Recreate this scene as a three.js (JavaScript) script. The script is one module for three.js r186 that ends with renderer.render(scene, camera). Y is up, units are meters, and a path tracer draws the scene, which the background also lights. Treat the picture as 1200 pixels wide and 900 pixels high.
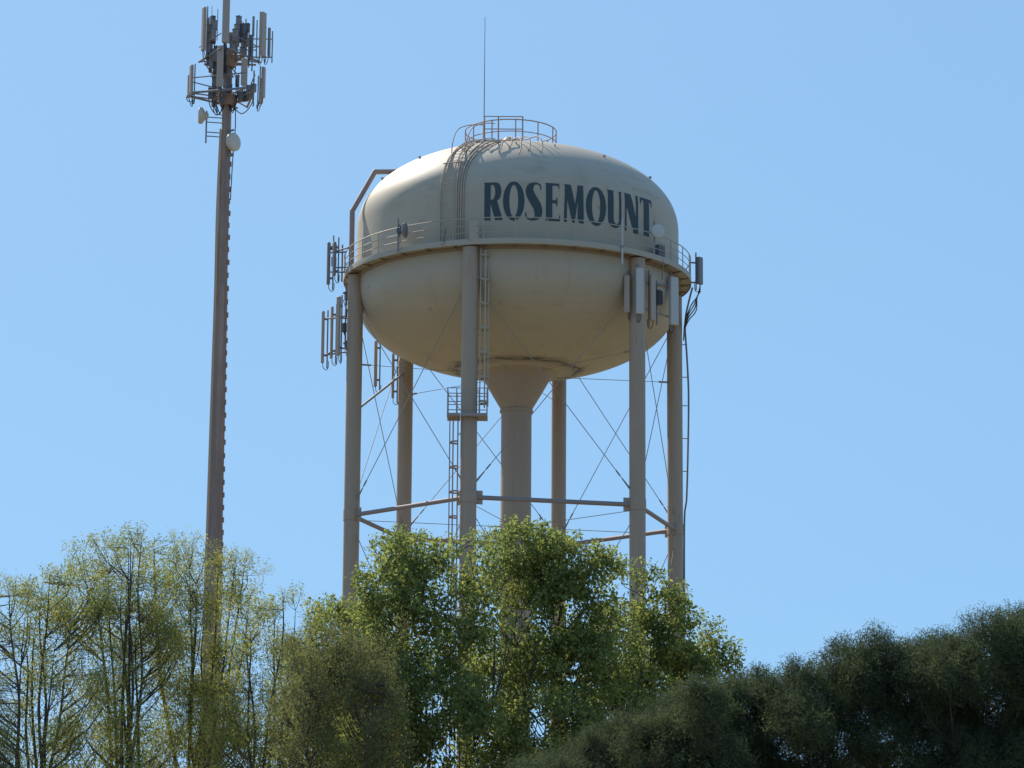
import * as THREE from 'three';
import { mergeGeometries } from 'three/addons/utils/BufferGeometryUtils.js';
import { RoundedBoxGeometry } from 'three/addons/geometries/RoundedBoxGeometry.js';

// ---------------------------------------------------------------- camera, sky, sun, exposure
const scene = new THREE.Scene();
const camera = new THREE.PerspectiveCamera(15.08, 4 / 3, 0.5, 6000);
camera.position.set(0, 1.6, 0);
camera.rotation.order = 'XYZ';
camera.rotation.set(0.1975, 0, 0.00697);

const SUN = new THREE.Vector3(-0.423, 0.695, -0.582).normalize();
{
  const W = 512, H = 256, data = new Float32Array(W * H * 4);
  const mix = (a, b, t) => a.map((v, i) => v + (b[i] - v) * t);
  for (let j = 0; j < H; j++) for (let i = 0; i < W; i++) {
    const lon = ((i + 0.5) / W - 0.5) * 2 * Math.PI, lat = ((j + 0.5) / H - 0.5) * Math.PI;
    const d = [Math.cos(lat) * Math.cos(lon), Math.sin(lat), Math.cos(lat) * Math.sin(lon)];
    const cs = d[0] * SUN.x + d[1] * SUN.y + d[2] * SUN.z;
    const e = Math.max(0, d[1]);
    let c = mix([0.198, 0.396, 0.628], [0.085, 0.195, 0.41], 1 - Math.exp(-e * 2.2));   // horizon air to zenith blue
    const glow = 0.19 * Math.exp(-(1 - cs) * 2.6) + 0.8 * Math.exp(-(1 - cs) * 30);  // forward scattering round the sun
    c = [c[0] + glow * 0.66, c[1] + glow * 0.74, c[2] + glow * 0.74];
    if (d[1] < 0) c = mix(c, [0.12, 0.13, 0.10], Math.min(1, -d[1] * 6));
    const k = (j * W + i) * 4;
    data[k] = c[0]; data[k + 1] = c[1]; data[k + 2] = c[2]; data[k + 3] = 1;
  }
  const sky = new THREE.DataTexture(data, W, H, THREE.RGBAFormat, THREE.FloatType);
  sky.mapping = THREE.EquirectangularReflectionMapping; sky.colorSpace = THREE.LinearSRGBColorSpace;
  sky.magFilter = sky.minFilter = THREE.LinearFilter; sky.wrapS = THREE.RepeatWrapping; sky.needsUpdate = true;
  scene.background = sky; scene.environment = sky;
  scene.backgroundIntensity = 1; scene.environmentIntensity = 1;
}
const sun = new THREE.DirectionalLight(new THREE.Color().setRGB(1, 0.90, 0.77), 4.3);
sun.position.copy(SUN).multiplyScalar(200).add(new THREE.Vector3(0, 20, -110));
sun.target.position.set(0, 20, -110);
sun.castShadow = true; sun.shadow.mapSize.set(4096, 4096);
Object.assign(sun.shadow.camera, { left: -70, right: 70, top: 80, bottom: -80, near: 1, far: 420 });
scene.add(sun, sun.target);

const renderer = new THREE.WebGLRenderer({ antialias: true });
renderer.setSize(1024, 768);
renderer.shadowMap.enabled = true;
renderer.toneMapping = THREE.LinearToneMapping;
renderer.toneMappingExposure = 1.5;

// ---------------------------------------------------------------- helpers
const V = (x, y, z) => new THREE.Vector3(x, y, z);
const PI = Math.PI, rad = (d) => d * PI / 180;
function rng(seed) { let a = seed >>> 0; return () => { a = (a + 0x6D2B79F5) >>> 0; let t = a; t = Math.imul(t ^ (t >>> 15), t | 1); t ^= t + Math.imul(t ^ (t >>> 7), t | 61); return ((t ^ (t >>> 14)) >>> 0) / 4294967296; }; }
const hash3 = (x, y, z, s) => { let h = Math.imul(x, 374761393) ^ Math.imul(y, 668265263) ^ Math.imul(z, 2147483647) ^ Math.imul(s, 974711); h = Math.imul(h ^ (h >>> 13), 1274126177); return ((h ^ (h >>> 16)) >>> 0) / 4294967296; };
function noise3(x, y, z, s = 0, px = 0) {
  const X = Math.floor(x), Y = Math.floor(y), Z = Math.floor(z), f = (t) => t * t * (3 - 2 * t);
  const u = f(x - X), v = f(y - Y), w = f(z - Z), m = (i) => px ? ((i % px) + px) % px : i;
  const L = (a, b, t) => a + (b - a) * t, h = (i, j, k) => hash3(m(X + i), Y + j, Z + k, s);
  return L(L(L(h(0, 0, 0), h(1, 0, 0), u), L(h(0, 1, 0), h(1, 1, 0), u), v), L(L(h(0, 0, 1), h(1, 0, 1), u), L(h(0, 1, 1), h(1, 1, 1), u), v), w);
}
const fbm2 = (x, y, s, oct, px) => { let a = 0, w = 0.5, t = 0; for (let o = 0; o < oct; o++) { a += w * noise3(x, y, 0.5, s + o, px); t += w; x *= 2; y *= 2; w *= 0.55; if (px) px *= 2; } return a / t; };
const lin2s = (v) => Math.round(255 * Math.max(0, Math.min(1, v <= 0.0031308 ? v * 12.92 : 1.055 * Math.pow(v, 1 / 2.4) - 0.055)));
function colourMap(w, h, fn, ru = 1, rv = 1) {
  const d = new Uint8Array(w * h * 4);
  for (let j = 0; j < h; j++) for (let i = 0; i < w; i++) { const c = fn((i + 0.5) / w, (j + 0.5) / h), k = (j * w + i) * 4; d[k] = lin2s(c[0]); d[k + 1] = lin2s(c[1]); d[k + 2] = lin2s(c[2]); d[k + 3] = 255; }
  const t = new THREE.DataTexture(d, w, h, THREE.RGBAFormat);
  t.colorSpace = THREE.SRGBColorSpace; t.wrapS = t.wrapT = THREE.RepeatWrapping; t.magFilter = THREE.LinearFilter; t.minFilter = THREE.LinearMipmapLinearFilter; t.generateMipmaps = true;
  t.repeat.set(ru, rv); t.needsUpdate = true; return t;
}
const col = (r, g, b) => new THREE.Color().setRGB(r, g, b);
const mat = (r, g, b, rough = 0.7, metal = 0) => new THREE.MeshStandardMaterial({ color: col(r, g, b), roughness: rough, metalness: metal, side: THREE.DoubleSide });
const taken = {};
const numbered = (n) => { const k = taken[n] = (taken[n] ?? -1) + 1; return k ? `${n}_${String(k).padStart(3, '0')}` : n; };
function mesh(name, geos, m, parent) {
  const g = Array.isArray(geos) ? (geos.length > 1 ? mergeGeometries(geos.map((q) => (q.index ? q.toNonIndexed() : q))) : geos[0]) : geos;
  const o = new THREE.Mesh(g, m); o.name = name; o.castShadow = o.receiveShadow = true; if (parent) parent.add(o); return o;
}
function thing(name, label, category, p = [0, 0, 0], group, turn = 0) {
  const o = new THREE.Group(); o.name = numbered(name); o.position.set(...p); o.rotation.y = turn;
  o.userData = { label, category }; if (group) o.userData.group = group; scene.add(o); return o;
}
function part(name, parent) { const o = new THREE.Group(); o.name = name; parent.add(o); return o; }
const UP = V(0, 1, 0);
function bar(a, b, r0, r1 = r0, n = 8) {
  const d = b.clone().sub(a), L = d.length(), g = new THREE.CylinderGeometry(r1, r0, L, n, 1);
  g.applyQuaternion(new THREE.Quaternion().setFromUnitVectors(UP, d.normalize())); g.translate((a.x + b.x) / 2, (a.y + b.y) / 2, (a.z + b.z) / 2); return g;
}
const path = (pts, r, n = 6, seg = 0) => new THREE.TubeGeometry(new THREE.CatmullRomCurve3(pts, false, 'catmullrom', 0.5), seg || pts.length * 6, r, n);
const poly = (pts, r, n = 6) => { const c = new THREE.CurvePath(); for (let i = 1; i < pts.length; i++) c.add(new THREE.LineCurve3(pts[i - 1], pts[i])); return new THREE.TubeGeometry(c, (pts.length - 1) * 8, r, n); };
const box = (w, h, d, x = 0, y = 0, z = 0, turn = 0) => { const g = new THREE.BoxGeometry(w, h, d); if (turn) g.rotateY(turn); g.translate(x, y, z); return g; };
const rbox = (w, h, d, r, x = 0, y = 0, z = 0) => { const g = new RoundedBoxGeometry(w, h, d, 2, r); g.translate(x, y, z); return g; };
const ringTube = (R, h, r, cx = 0, cz = 0, n = 96, a0 = 0, a1 = 2 * PI) => { const g = new THREE.TorusGeometry(R, r, 6, n, a1 - a0); g.rotateZ(a0); g.rotateX(-PI / 2); g.translate(cx, h, cz); return g; };
const cylp = (az, r, h) => V(r * Math.sin(az), h, r * Math.cos(az));

// ---------------------------------------------------------------- materials
const creamMap = (w, h, seed, stain, px, ring) => colourMap(w, h, (u, v) => {
  const a = fbm2(u * px, v * 8, seed, 4, px), b = fbm2(u * px * 6, v * 40, seed + 20, 3, px * 6), s = fbm2(u * px * 10, v * 5, seed + 40, 3, px * 10);
  let t = 0.9 + 0.16 * (a - 0.5) + 0.12 * (b - 0.5);
  let c = [0.475 * t, 0.41 * t, 0.305 * t];
  const dirt = Math.max(0, a * 0.6 + b * 0.5 - 0.60) * 2.4 * stain + Math.max(0, s - 0.62) * 1.2 * stain;      // mildew blotches and drip streaks
  const rust = Math.max(0, fbm2(u * px * 14, v * 60, seed + 60, 2, px * 14) - 0.70) * 3.0 * stain;
  c = [c[0] * (1 - 0.55 * Math.min(1, dirt)) , c[1] * (1 - 0.6 * Math.min(1, dirt)), c[2] * (1 - 0.68 * Math.min(1, dirt))];
  if (ring) {                                                                                                    // blotchy darker ring round the riser joint
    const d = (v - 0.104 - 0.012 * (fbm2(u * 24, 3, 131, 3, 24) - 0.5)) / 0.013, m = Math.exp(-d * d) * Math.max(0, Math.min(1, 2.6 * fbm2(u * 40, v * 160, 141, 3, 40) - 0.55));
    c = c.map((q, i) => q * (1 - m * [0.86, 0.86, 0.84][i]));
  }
  return [c[0] * (1 - 0.25 * rust), c[1] * (1 - 0.5 * rust), c[2] * (1 - 0.65 * rust)];
});
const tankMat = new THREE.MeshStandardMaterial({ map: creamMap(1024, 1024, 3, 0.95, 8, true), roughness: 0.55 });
const legMap = creamMap(256, 1024, 9, 0.8, 4);
const legMat = new THREE.MeshStandardMaterial({ map: legMap, color: col(0.86, 0.76, 0.74), roughness: 0.6 });
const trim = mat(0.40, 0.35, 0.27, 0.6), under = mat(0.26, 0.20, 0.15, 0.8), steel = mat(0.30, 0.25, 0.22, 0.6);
const pinkPipe = mat(0.33, 0.24, 0.21, 0.6), railMat = mat(0.35, 0.255, 0.22, 0.7), strutMat = mat(0.27, 0.215, 0.20, 0.7), rodMat = mat(0.27, 0.24, 0.21, 0.5);
const ink = mat(0.036, 0.062, 0.072, 0.7), cable = mat(0.47, 0.38, 0.29, 0.95), black = mat(0.03, 0.03, 0.033, 0.6);
const panelMat = mat(0.40, 0.325, 0.265, 0.6), panelWhite = mat(0.48, 0.48, 0.45, 0.5), panelGrey = mat(0.22, 0.20, 0.20, 0.5), galv = mat(0.20, 0.21, 0.23, 0.7), darkGear = mat(0.10, 0.11, 0.13, 0.6), dishMat = mat(0.52, 0.48, 0.40, 0.5);
const rustSteel = mat(0.30, 0.21, 0.17, 0.7);

// ---------------------------------------------------------------- ground
{
  const map = colourMap(512, 512, (u, v) => { const a = fbm2(u * 8, v * 8, 91, 5, 8), b = fbm2(u * 64, v * 64, 95, 2, 64); const t = 0.75 + 0.5 * (a - 0.5) + 0.5 * (b - 0.5); return [(0.20 + 0.06 * a) * t, (0.172 + 0.04 * a) * t, 0.11 * t]; }, 150, 150);
  const g = new THREE.PlaneGeometry(6000, 6000, 40, 40); g.rotateX(-PI / 2);
  const o = mesh('ground', g, new THREE.MeshStandardMaterial({ map, roughness: 0.95 }), scene); o.userData.kind = 'structure';
}

// ---------------------------------------------------------------- water tower
const TX = 0.22, TZ = -134.96;                     // tower axis
const R = 7.7, HR = 33.42, CYL = 2.5, CT = 4.0, NE = 2.15, CB = 3.8, BCYL = 0.6;
const RL = 7.85, PHI = -0.2752, HS = 21.96, LEGR = 0.37, HROD = 32.0, HS2 = 8.8;
const domeP = (a) => [R * Math.pow(Math.cos(a), 2 / NE), HR + CYL + CT * Math.pow(Math.sin(a), 2 / NE)];
const domeR = (h) => h <= HR + CYL ? R : R * Math.pow(Math.max(0, 1 - Math.pow((h - HR - CYL) / CT, NE)), 1 / NE);
const domeH = (r) => HR + CYL + CT * Math.pow(Math.max(0, 1 - Math.pow(r / R, NE)), 1 / NE);
const tower = thing('water_tower', 'cream steel water tower on six legs with dark lettering round its tank', 'water tower', [TX, 0, TZ]);
{
  // tank: bowl, short drum, dome
  const pr = [];
  for (let i = 0; i <= 40; i++) { const a = (1 - i / 40) * PI / 2; pr.push(new THREE.Vector2(R * Math.pow(Math.max(0, Math.cos(a)), 2 / NE), HR - BCYL - CB * Math.pow(Math.sin(a), 2 / NE))); }
  for (let i = 1; i < 8; i++) pr.push(new THREE.Vector2(R, HR - BCYL + (CYL + BCYL) * i / 8));
  for (let i = 0; i <= 40; i++) { const [r, h] = domeP(i / 40 * PI / 2); pr.push(new THREE.Vector2(i === 40 ? 0 : r, h)); }
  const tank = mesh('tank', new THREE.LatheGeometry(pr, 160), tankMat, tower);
  // lettering
  const Hl = 1.78, H0 = 34.64;
  const P = (c, ...q) => { for (const s of q) s.length === 2 ? c.lineTo(...s) : s.length === 4 ? c.quadraticCurveTo(...s) : c.bezierCurveTo(...s); return c; };
  const S = (x, y, ...q) => { const s = new THREE.Shape(); s.moveTo(x, y); return P(s, ...q); };
  const hole = (s, x, y, ...q) => { const h = new THREE.Path(); h.moveTo(x, y); s.holes.push(P(h, ...q)); return s; };
  const oval = () => { const s = new THREE.Shape(); s.absellipse(0.5, 0.5, 0.52, 0.52, 0, 2 * PI); const h = new THREE.Path(); h.absellipse(0.5, 0.5, 0.215, 0.43, 0, 2 * PI, true); s.holes.push(h); return s; };
  const sShape = () => {
    const c = new THREE.CatmullRomCurve3([[0.92, 0.80, 0.02], [0.86, 0.93, 0.05], [0.62, 0.975, 0.07], [0.38, 0.92, 0.16], [0.24, 0.79, 0.23], [0.35, 0.63, 0.25], [0.55, 0.48, 0.26], [0.74, 0.32, 0.25], [0.75, 0.15, 0.22], [0.56, 0.04, 0.11], [0.28, 0.02, 0.06], [0.06, 0.08, 0.05], [0.02, 0.22, 0.02]].map((p) => V(p[0], p[1] * 2, p[2])));
    const a = [], b = [];
    for (let i = 0; i <= 48; i++) { const p = c.getPoint(i / 48), t = c.getTangent(i / 48), l = Math.hypot(t.x, t.y), nx = -t.y / l, ny = t.x / l, w = p.z * (Math.abs(ny) > 0.75 ? 0.8 : 1); a.push([p.x + nx * w, (p.y + ny * w) / 2]); b.unshift([p.x - nx * w, (p.y - ny * w) / 2]); }
    const q = [...a, ...b]; return S(...q[0], ...q.slice(1));
  };
  const glyphs = {
    R: hole(S(0, 0, [0.40, 0], [0.37, 0.04], [0.36, 0.45], [0.62, 0], [1.02, 0], [0.72, 0.51], [0.97, 0.57, 0.98, 0.84, 0.86, 0.93], [0.76, 1, 0.55, 1], [0, 1], [0.04, 0.96], [0.04, 0.04]), 0.37, 0.54, [0.37, 0.93], [0.50, 0.93], [0.66, 0.90, 0.66, 0.56, 0.47, 0.54]),
    O: oval(), S: sShape(),
    E: S(0, 0, [1, 0], [1, 0.2], [0.9, 0.075], [0.48, 0.07], [0.48, 0.47], [0.70, 0.47], [0.82, 0.37], [0.82, 0.65], [0.70, 0.55], [0.48, 0.55], [0.48, 0.93], [0.85, 0.94], [0.95, 0.82], [0.95, 1], [0, 1], [0.05, 0.96], [0.05, 0.04]),
    M: S(0, 0, [0.15, 0], [0.17, 0.60], [0.42, 0.0], [0.54, 0.0], [0.70, 0.62], [0.68, 0], [1, 0], [0.97, 0.96], [1, 1], [0.70, 1], [0.56, 0.48], [0.35, 1], [0.02, 1], [0.06, 0.95]),
    U: S(0, 1, [0.46, 1], [0.41, 0.97], [0.41, 0.26], [0.43, 0.07, 0.77, 0.07, 0.77, 0.26], [0.77, 0.97], [0.75, 1], [1, 1], [0.92, 0.97], [0.92, 0.24], [0.92, -0.07, 0.05, -0.07, 0.05, 0.24], [0.05, 0.97]),
    N: S(0, 0, [0.16, 0], [0.14, 0.04], [0.15, 0.66], [0.60, -0.02], [0.94, -0.02], [0.94, 0.97], [1, 1], [0.74, 1], [0.78, 0.97], [0.78, 0.40], [0.43, 1], [0, 1], [0.04, 0.96], [0.03, 0.04]),
    T: S(0.22, 0, [0.80, 0], [0.74, 0.03], [0.74, 0.93], [0.88, 0.92], [1, 0.78], [1, 1], [0, 1], [0, 0.78], [0.12, 0.92], [0.28, 0.93], [0.28, 0.03]),
  };
  const spans = [['R', -11.7, -5.3], ['O', -4.98, 2.03], ['S', 2.45, 8.15], ['E', 9.17, 14.3], ['M', 15.6, 22.85], ['O', 23.74, 31.33], ['U', 31.9, 38.5], ['N', 39.3, 46.4], ['T', 47.1, 53.7]];
  const split = (g) => {            // halve every triangle's sides so that the paint follows the curved plates
    const p = (g.index ? g.toNonIndexed() : g).attributes.position, out = [];
    for (let i = 0; i < p.count; i += 3) {
      const a = V().fromBufferAttribute(p, i), b = V().fromBufferAttribute(p, i + 1), c = V().fromBufferAttribute(p, i + 2);
      const ab = a.clone().lerp(b, 0.5), bc = b.clone().lerp(c, 0.5), ca = c.clone().lerp(a, 0.5);
      for (const v of [a, ab, ca, ab, b, bc, ca, bc, c, ab, bc, ca]) out.push(v.x, v.y, v.z);
    }
    const r = new THREE.BufferGeometry(); r.setAttribute('position', new THREE.Float32BufferAttribute(out, 3)); return r;
  };
  for (const [ch, a0, a1] of spans) {
    let g = new THREE.ShapeGeometry(glyphs[ch], 10); for (let k = 0; k < 3; k++) g = split(g);
    const p = g.attributes.position, uv = new Float32Array(p.count * 2);
    for (let i = 0; i < p.count; i++) {
      const x = p.getX(i), y = p.getY(i), h = H0 + y * Hl, az = rad(a0 + (a1 - a0) * x), r = domeR(h) + 0.012;
      uv[2 * i] = x; uv[2 * i + 1] = y; p.setXYZ(i, r * Math.sin(az), h, r * Math.cos(az));
    }
    g.setAttribute('uv', new THREE.BufferAttribute(uv, 2)); g.computeVertexNormals();
    mesh('letter', g, ink, tank).userData.label = `dark painted letter ${ch}`;
  }
  // rigging lugs welded to the dome
  for (const [az, r] of [[-27, 5.4], [-1, 5.6], [17, 5.7], [40, 6.2], [68, 6.7], [95, 6.4], [-50, 6.0], [-70, 6.8], [140, 6.0], [200, 6.0], [240, 6.2]]) {
    const h = domeH(r), p = cylp(rad(az), r, h); const g = box(0.05, 0.17, 0.12, 0, 0.03, 0); g.rotateX(0.5); g.rotateY(rad(az)); g.translate(p.x, p.y, p.z); mesh('lug', g, trim, tank);
  }
  // riser with flared top
  const rp = [[0.78, 0], [0.78, 0.1], [0.72, 0.2], [0.72, 27.2], [0.79, 27.22], [0.79, 27.34], [0.735, 27.36], [1.15, 28.06], [1.56, 28.78], [1.72, 28.98], [2.0, 29.16], [2.45, 29.27], [2.95, 29.35]].map((q) => new THREE.Vector2(...q));
  mesh('riser', new THREE.LatheGeometry(rp, 48), legMat, tower);

  // six legs, each with footing and node collars
  const az = [0, 1, 2, 3, 4, 5].map((k) => PHI + k * PI / 3), P0 = az.map((a) => [RL * Math.sin(a), RL * Math.cos(a)]);
  const legGeo = new THREE.CylinderGeometry(LEGR, LEGR, HR - 0.35, 28, 12); legGeo.translate(0, (HR - 0.35) / 2 + 0.3, 0);
  const collarGeo = mergeGeometries([new THREE.CylinderGeometry(LEGR + 0.025, LEGR + 0.025, 0.5, 28, 1)]);
  const footGeo = new THREE.CylinderGeometry(0.85, 1.0, 0.5, 24); footGeo.translate(0, 0.25, 0);
  const concrete = mat(0.42, 0.40, 0.37, 0.9);
  P0.forEach(([x, z], k) => {
    const leg = mesh('leg', legGeo, legMat, tower); leg.position.set(x, 0, z); leg.rotation.y = k * 1.1;
    for (const h of [HS, HS2]) { const c = mesh('collar', collarGeo, legMat, leg); c.position.y = h; }
    mesh('footing', footGeo, concrete, leg);
  });
  const onLeg = (k, h, r = 0) => { const [x, z] = P0[(k + 6) % 6]; return V(x, h, z); };
  const toward = (a, b, d) => a.clone().add(b.clone().sub(a).normalize().multiplyScalar(d));
  for (let k = 0; k < 6; k++) {
    for (const h of [HS, HS2]) {
      const a = onLeg(k, h), b = onLeg(k + 1, h);
      mesh('strut', bar(toward(a, b, LEGR - 0.02), toward(b, a, LEGR - 0.02), 0.105, 0.105, 10), strutMat, tower);
      const c = V(0, h + 0.0, 0), e = onLeg(k, h - 0.22), q = V(0, h - 0.22, 0);
      mesh('stay_rod', [bar(toward(e, q, LEGR - 0.05), toward(q, e, 0.68), 0.016), bar(toward(q, e, 0.68), toward(q, e, 1.0), 0.035)], rodMat, tower);
    }
    for (const [lo, hi] of [[HS, HROD], [HS2, HS - 0.35]]) for (const s of [0, 1]) {
      const a = onLeg(k + s, lo + 0.28), b = onLeg(k + 1 - s, hi);
      const p = toward(a, b, LEGR * 0.95), q = toward(b, a, LEGR * 0.95);
      mesh('tie_rod', [bar(p, q, 0.018), bar(p, toward(p, q, 0.8), 0.055, 0.03), bar(toward(p, q, 0.95), toward(p, q, 1.25), 0.036)], rodMat, tower);
    }
    const e = onLeg(k, 29.12), q = V(0, 29.0, 0);
    mesh('stay_rod', [bar(toward(e, q, LEGR - 0.04), toward(q, e, 1.75), 0.014), bar(toward(e, q, LEGR - 0.04), toward(e, q, 0.8), 0.045)], rodMat, tower);
    // gusset plates at the node
    for (const s of [-1, 1]) { const a = onLeg(k, HS), b = onLeg(k + s, HS), d = b.clone().sub(a).normalize(), m = a.clone().addScaledVector(d, LEGR + 0.12); mesh('gusset', box(0.34, 0.62, 0.03, m.x, m.y, m.z, Math.atan2(-d.z, d.x)), legMat, tower); }
  }
  mesh('brace_pipe', bar(V(-7.3, 27.1, 1.75), V(-5.62, 30.15, -5.35), 0.055), rodMat, tower);

  // catwalk round the tank
  const cat = part('catwalk', tower), RO = 8.3, RI = R - 0.02;
  const fl = [[RI, 33.46], [RO - 0.02, 33.46], [RO - 0.02, 33.40], [RO, 33.40], [RO, 33.66], [RO - 0.02, 33.66], [RO - 0.02, 33.54], [RI, 33.54]].map((q) => new THREE.Vector2(...q));
  mesh('walkway', new THREE.LatheGeometry(fl, 144), trim, cat);
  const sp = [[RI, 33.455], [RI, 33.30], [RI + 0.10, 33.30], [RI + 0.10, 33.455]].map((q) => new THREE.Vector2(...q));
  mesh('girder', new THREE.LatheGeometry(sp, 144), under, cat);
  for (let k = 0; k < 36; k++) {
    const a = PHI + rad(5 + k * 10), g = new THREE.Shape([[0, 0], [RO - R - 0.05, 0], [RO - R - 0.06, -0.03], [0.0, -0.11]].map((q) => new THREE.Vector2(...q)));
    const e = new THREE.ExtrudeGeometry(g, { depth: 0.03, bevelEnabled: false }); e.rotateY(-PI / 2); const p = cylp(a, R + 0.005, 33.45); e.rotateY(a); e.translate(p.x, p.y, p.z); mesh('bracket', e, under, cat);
    const q = cylp(a, RO - 0.03, 33.6); mesh('post', bar(q, V(q.x, 34.62, q.z), 0.022), trim, cat);
  }
  for (const [h, r] of [[34.62, 0.024], [34.28, 0.018], [33.95, 0.018]]) mesh('rail', ringTube(RO - 0.03, h, r, 0, 0, 144), trim, cat);

  // overflow pipe bending over the dome above the left leg
  const pa = PHI - PI / 3, pp = (r, h) => cylp(pa, r, h);
  mesh('overflow_pipe', [bar(pp(8.08, 33.3), pp(8.08, 36.5), 0.125, 0.125, 12), bar(pp(8.08, 36.5), pp(7.02, 38.5), 0.125, 0.125, 12), bar(pp(7.02, 38.5), pp(5.6, 38.62), 0.125, 0.125, 12), ...[[8.08, 36.5], [7.02, 38.5]].map(([r, h]) => { const g = new THREE.SphereGeometry(0.126, 12, 8), p = pp(r, h); g.translate(p.x, p.y, p.z); return g; })], pinkPipe, tower);

  // roof ladder and the cables that climb the dome
  const surf = (a, ang, off) => { const [r, h] = domeP(ang), [r2, h2] = domeP(Math.min(PI / 2, ang + 0.01)), t = Math.atan2(h2 - h, r - r2); return cylp(a, r + off * Math.sin(t), h + off * Math.cos(t)); };
  const climb = (a0, a1, off, lift, end, start = 33.6) => { const pts = [cylp(a0, R + off, start), cylp(a0, R + off, 34.8), cylp(a0, R + off, 35.7)]; const n = 12; for (let i = 1; i <= n; i++) { const t = i / n; pts.push(surf(a0 + (a1 - a0) * t * t * t, t * end, off + lift * t * t * Math.sin(t * 14 + a0 * 60))); } return pts; };
  const lad = part('roof_ladder', tower), la = rad(-24.4), dw = 0.034;
  for (const s of [-1, 1]) mesh('rail', path(climb(la + s * dw * 0.9, la + s * dw * 2.6, 0.16, 0, 1.15), 0.022), cable, lad);
  const rungs = []; for (let i = 0; i < 6; i++) { const h = 33.8 + i * 0.36; rungs.push(bar(cylp(la - dw * 0.9, R + 0.16, h), cylp(la + dw * 0.9, R + 0.16, h), 0.014)); }
  for (let i = 1; i < 20; i++) { const t = i / 20, an = t * 1.15, tt = t * t * t; rungs.push(bar(surf(la - dw * (0.9 + 1.7 * tt), an, 0.16), surf(la + dw * (0.9 + 1.7 * tt), an, 0.16), 0.014)); }
  mesh('rungs', rungs, cable, lad);
  for (const s of [-1, 1]) { const h = []; for (let i = 0; i <= 10; i++) { const t = i / 10; h.push(surf(la + s * dw * (1.4 + 1.2 * t), 0.55 + 0.62 * t, 0.16 + 0.72 * Math.sin(Math.min(1, t * 2.2) * PI / 2))); } mesh('grab_rail', path(h, 0.024), railMat, lad); }
  [[-20.4, -14, 0.05, 0.05, 1.16], [-19.6, -6, 0.05, 0.10, 1.12], [-18.8, 0, 0.05, 0.08, 1.10], [-27.2, -32, 0.05, 0.10, 1.2], [-21.2, -30, 0.06, 0.12, 1.18]].forEach(([a0, a1, off, lift, end], i) => mesh('cable', path(climb(rad(a0), rad(a1), off, lift, end), 0.03 + 0.01 * (i % 2), 6, 90), cable, tower));
  mesh('landing_bar', bar(surf(rad(-27.5), 0.36, 0.22), surf(rad(-19.5), 0.36, 0.22), 0.03), railMat, tower);
  // loops of cable draped from the roof railing
  const r2 = rng(5);
  for (let i = 0; i < 9; i++) { const a = rad(-27 + i * 3.6 + r2() * 2), pts = [], e0 = 1.02, e1 = 0.50 + r2() * 0.2; for (let k = 0; k <= 7; k++) { const t = k / 7; pts.push(surf(a + (0.02 + 0.012 * i) * Math.sin(t * 2.2), e0 + (e1 - e0) * t, 0.05 + (0.10 + 0.025 * i) * Math.pow(Math.sin(t * PI), 2))); } mesh('cable', path(pts, 0.03), i % 2 ? cable : railMat, tower); }
  // roof railing, vent and mast base
  const rr = part('roof_railing', tower), rcx = -0.36, rcz = 0, RR = 2.2;
  const zs = [[41.0, 0.03], [40.42, 0.024], [39.86, 0.035]];
  for (const [h, r] of zs) mesh('rail', ringTube(RR, h, r, rcx, rcz, 48), railMat, rr);
  for (let k = 0; k < 12; k++) { const a = rad(k * 30 + 6), x = rcx + RR * Math.sin(a), z = rcz + RR * Math.cos(a); mesh('post', bar(V(x, domeH(Math.hypot(x, z)) - 0.03, z), V(x, 41.0, z), 0.028), railMat, rr); }
  const gate = part('hatch_guard', tower);
  for (const x of [-1.62, -0.95, 0.2]) mesh('post', bar(V(x, 39.5, 2.25), V(x, 41.12, 2.25), 0.034), railMat, gate);
  for (const h of [41.12, 40.5, 39.95]) mesh('rail', bar(V(-1.62, h, 2.25), V(0.2, h, 2.25), 0.026), railMat, gate);
  const vent = part('roof_vent', tower);
  mesh('neck', bar(V(-0.5, 39.7, 0.6), V(-0.5, 40.35, 0.6), 0.2, 0.2, 16), trim, vent); const vc = new THREE.CylinderGeometry(0.12, 0.34, 0.22, 20); vc.translate(-0.5, 40.45, 0.6); mesh('cap', vc, trim, vent);

  // leg ladders with safety cages and the rest platform
  const ladder = (x, dir, h0, h1, name, railMat, w) => {
    const L = part(name, tower), z0 = 7.36, z1 = 7.76, zc = 7.56;
    for (const z of [z0, z1]) mesh('rail', box(0.05, h1 - h0, 0.04, x, (h0 + h1) / 2, z), railMat, L);
    const rg = []; for (let h = h0 + 0.2; h < h1; h += 0.3) rg.push(bar(V(x, h, z0), V(x, h, z1), 0.012, 0.012, 5)); mesh('rungs', rg, railMat, L);
    const arc = (t) => V(x + dir * 0.36 * Math.sin(t * PI), 0, zc + 0.34 * Math.cos(t * PI) * (1 - 0.0));
    for (let h = h0 + 0.5; h < h1; h += 1.12) { const pts = []; for (let i = 0; i <= 10; i++) { const p = arc(i / 10); pts.push(V(p.x, h, p.z)); } mesh('hoop', path(pts, w * 0.8, 5, 14), railMat, L); }
    for (const t of [0.2, 0.5, 0.8]) { const p = arc(t); mesh('strap', box(w, h1 - h0 - 0.4, w, p.x, (h0 + h1) / 2 + 0.1, p.z), railMat, L); }
    for (let h = h0 + 1; h < h1; h += 2.6) mesh('standoff', [bar(V(x, h, z0), V(x - dir * 0.3, h, z0 + 0.1), 0.016), bar(V(x, h, z1), V(x - dir * 0.3, h, z1 - 0.1), 0.016)], railMat, L);
  };
  ladder(-1.66, 1, 25.75, 33.3, 'upper_ladder', trim, 0.06);
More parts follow.
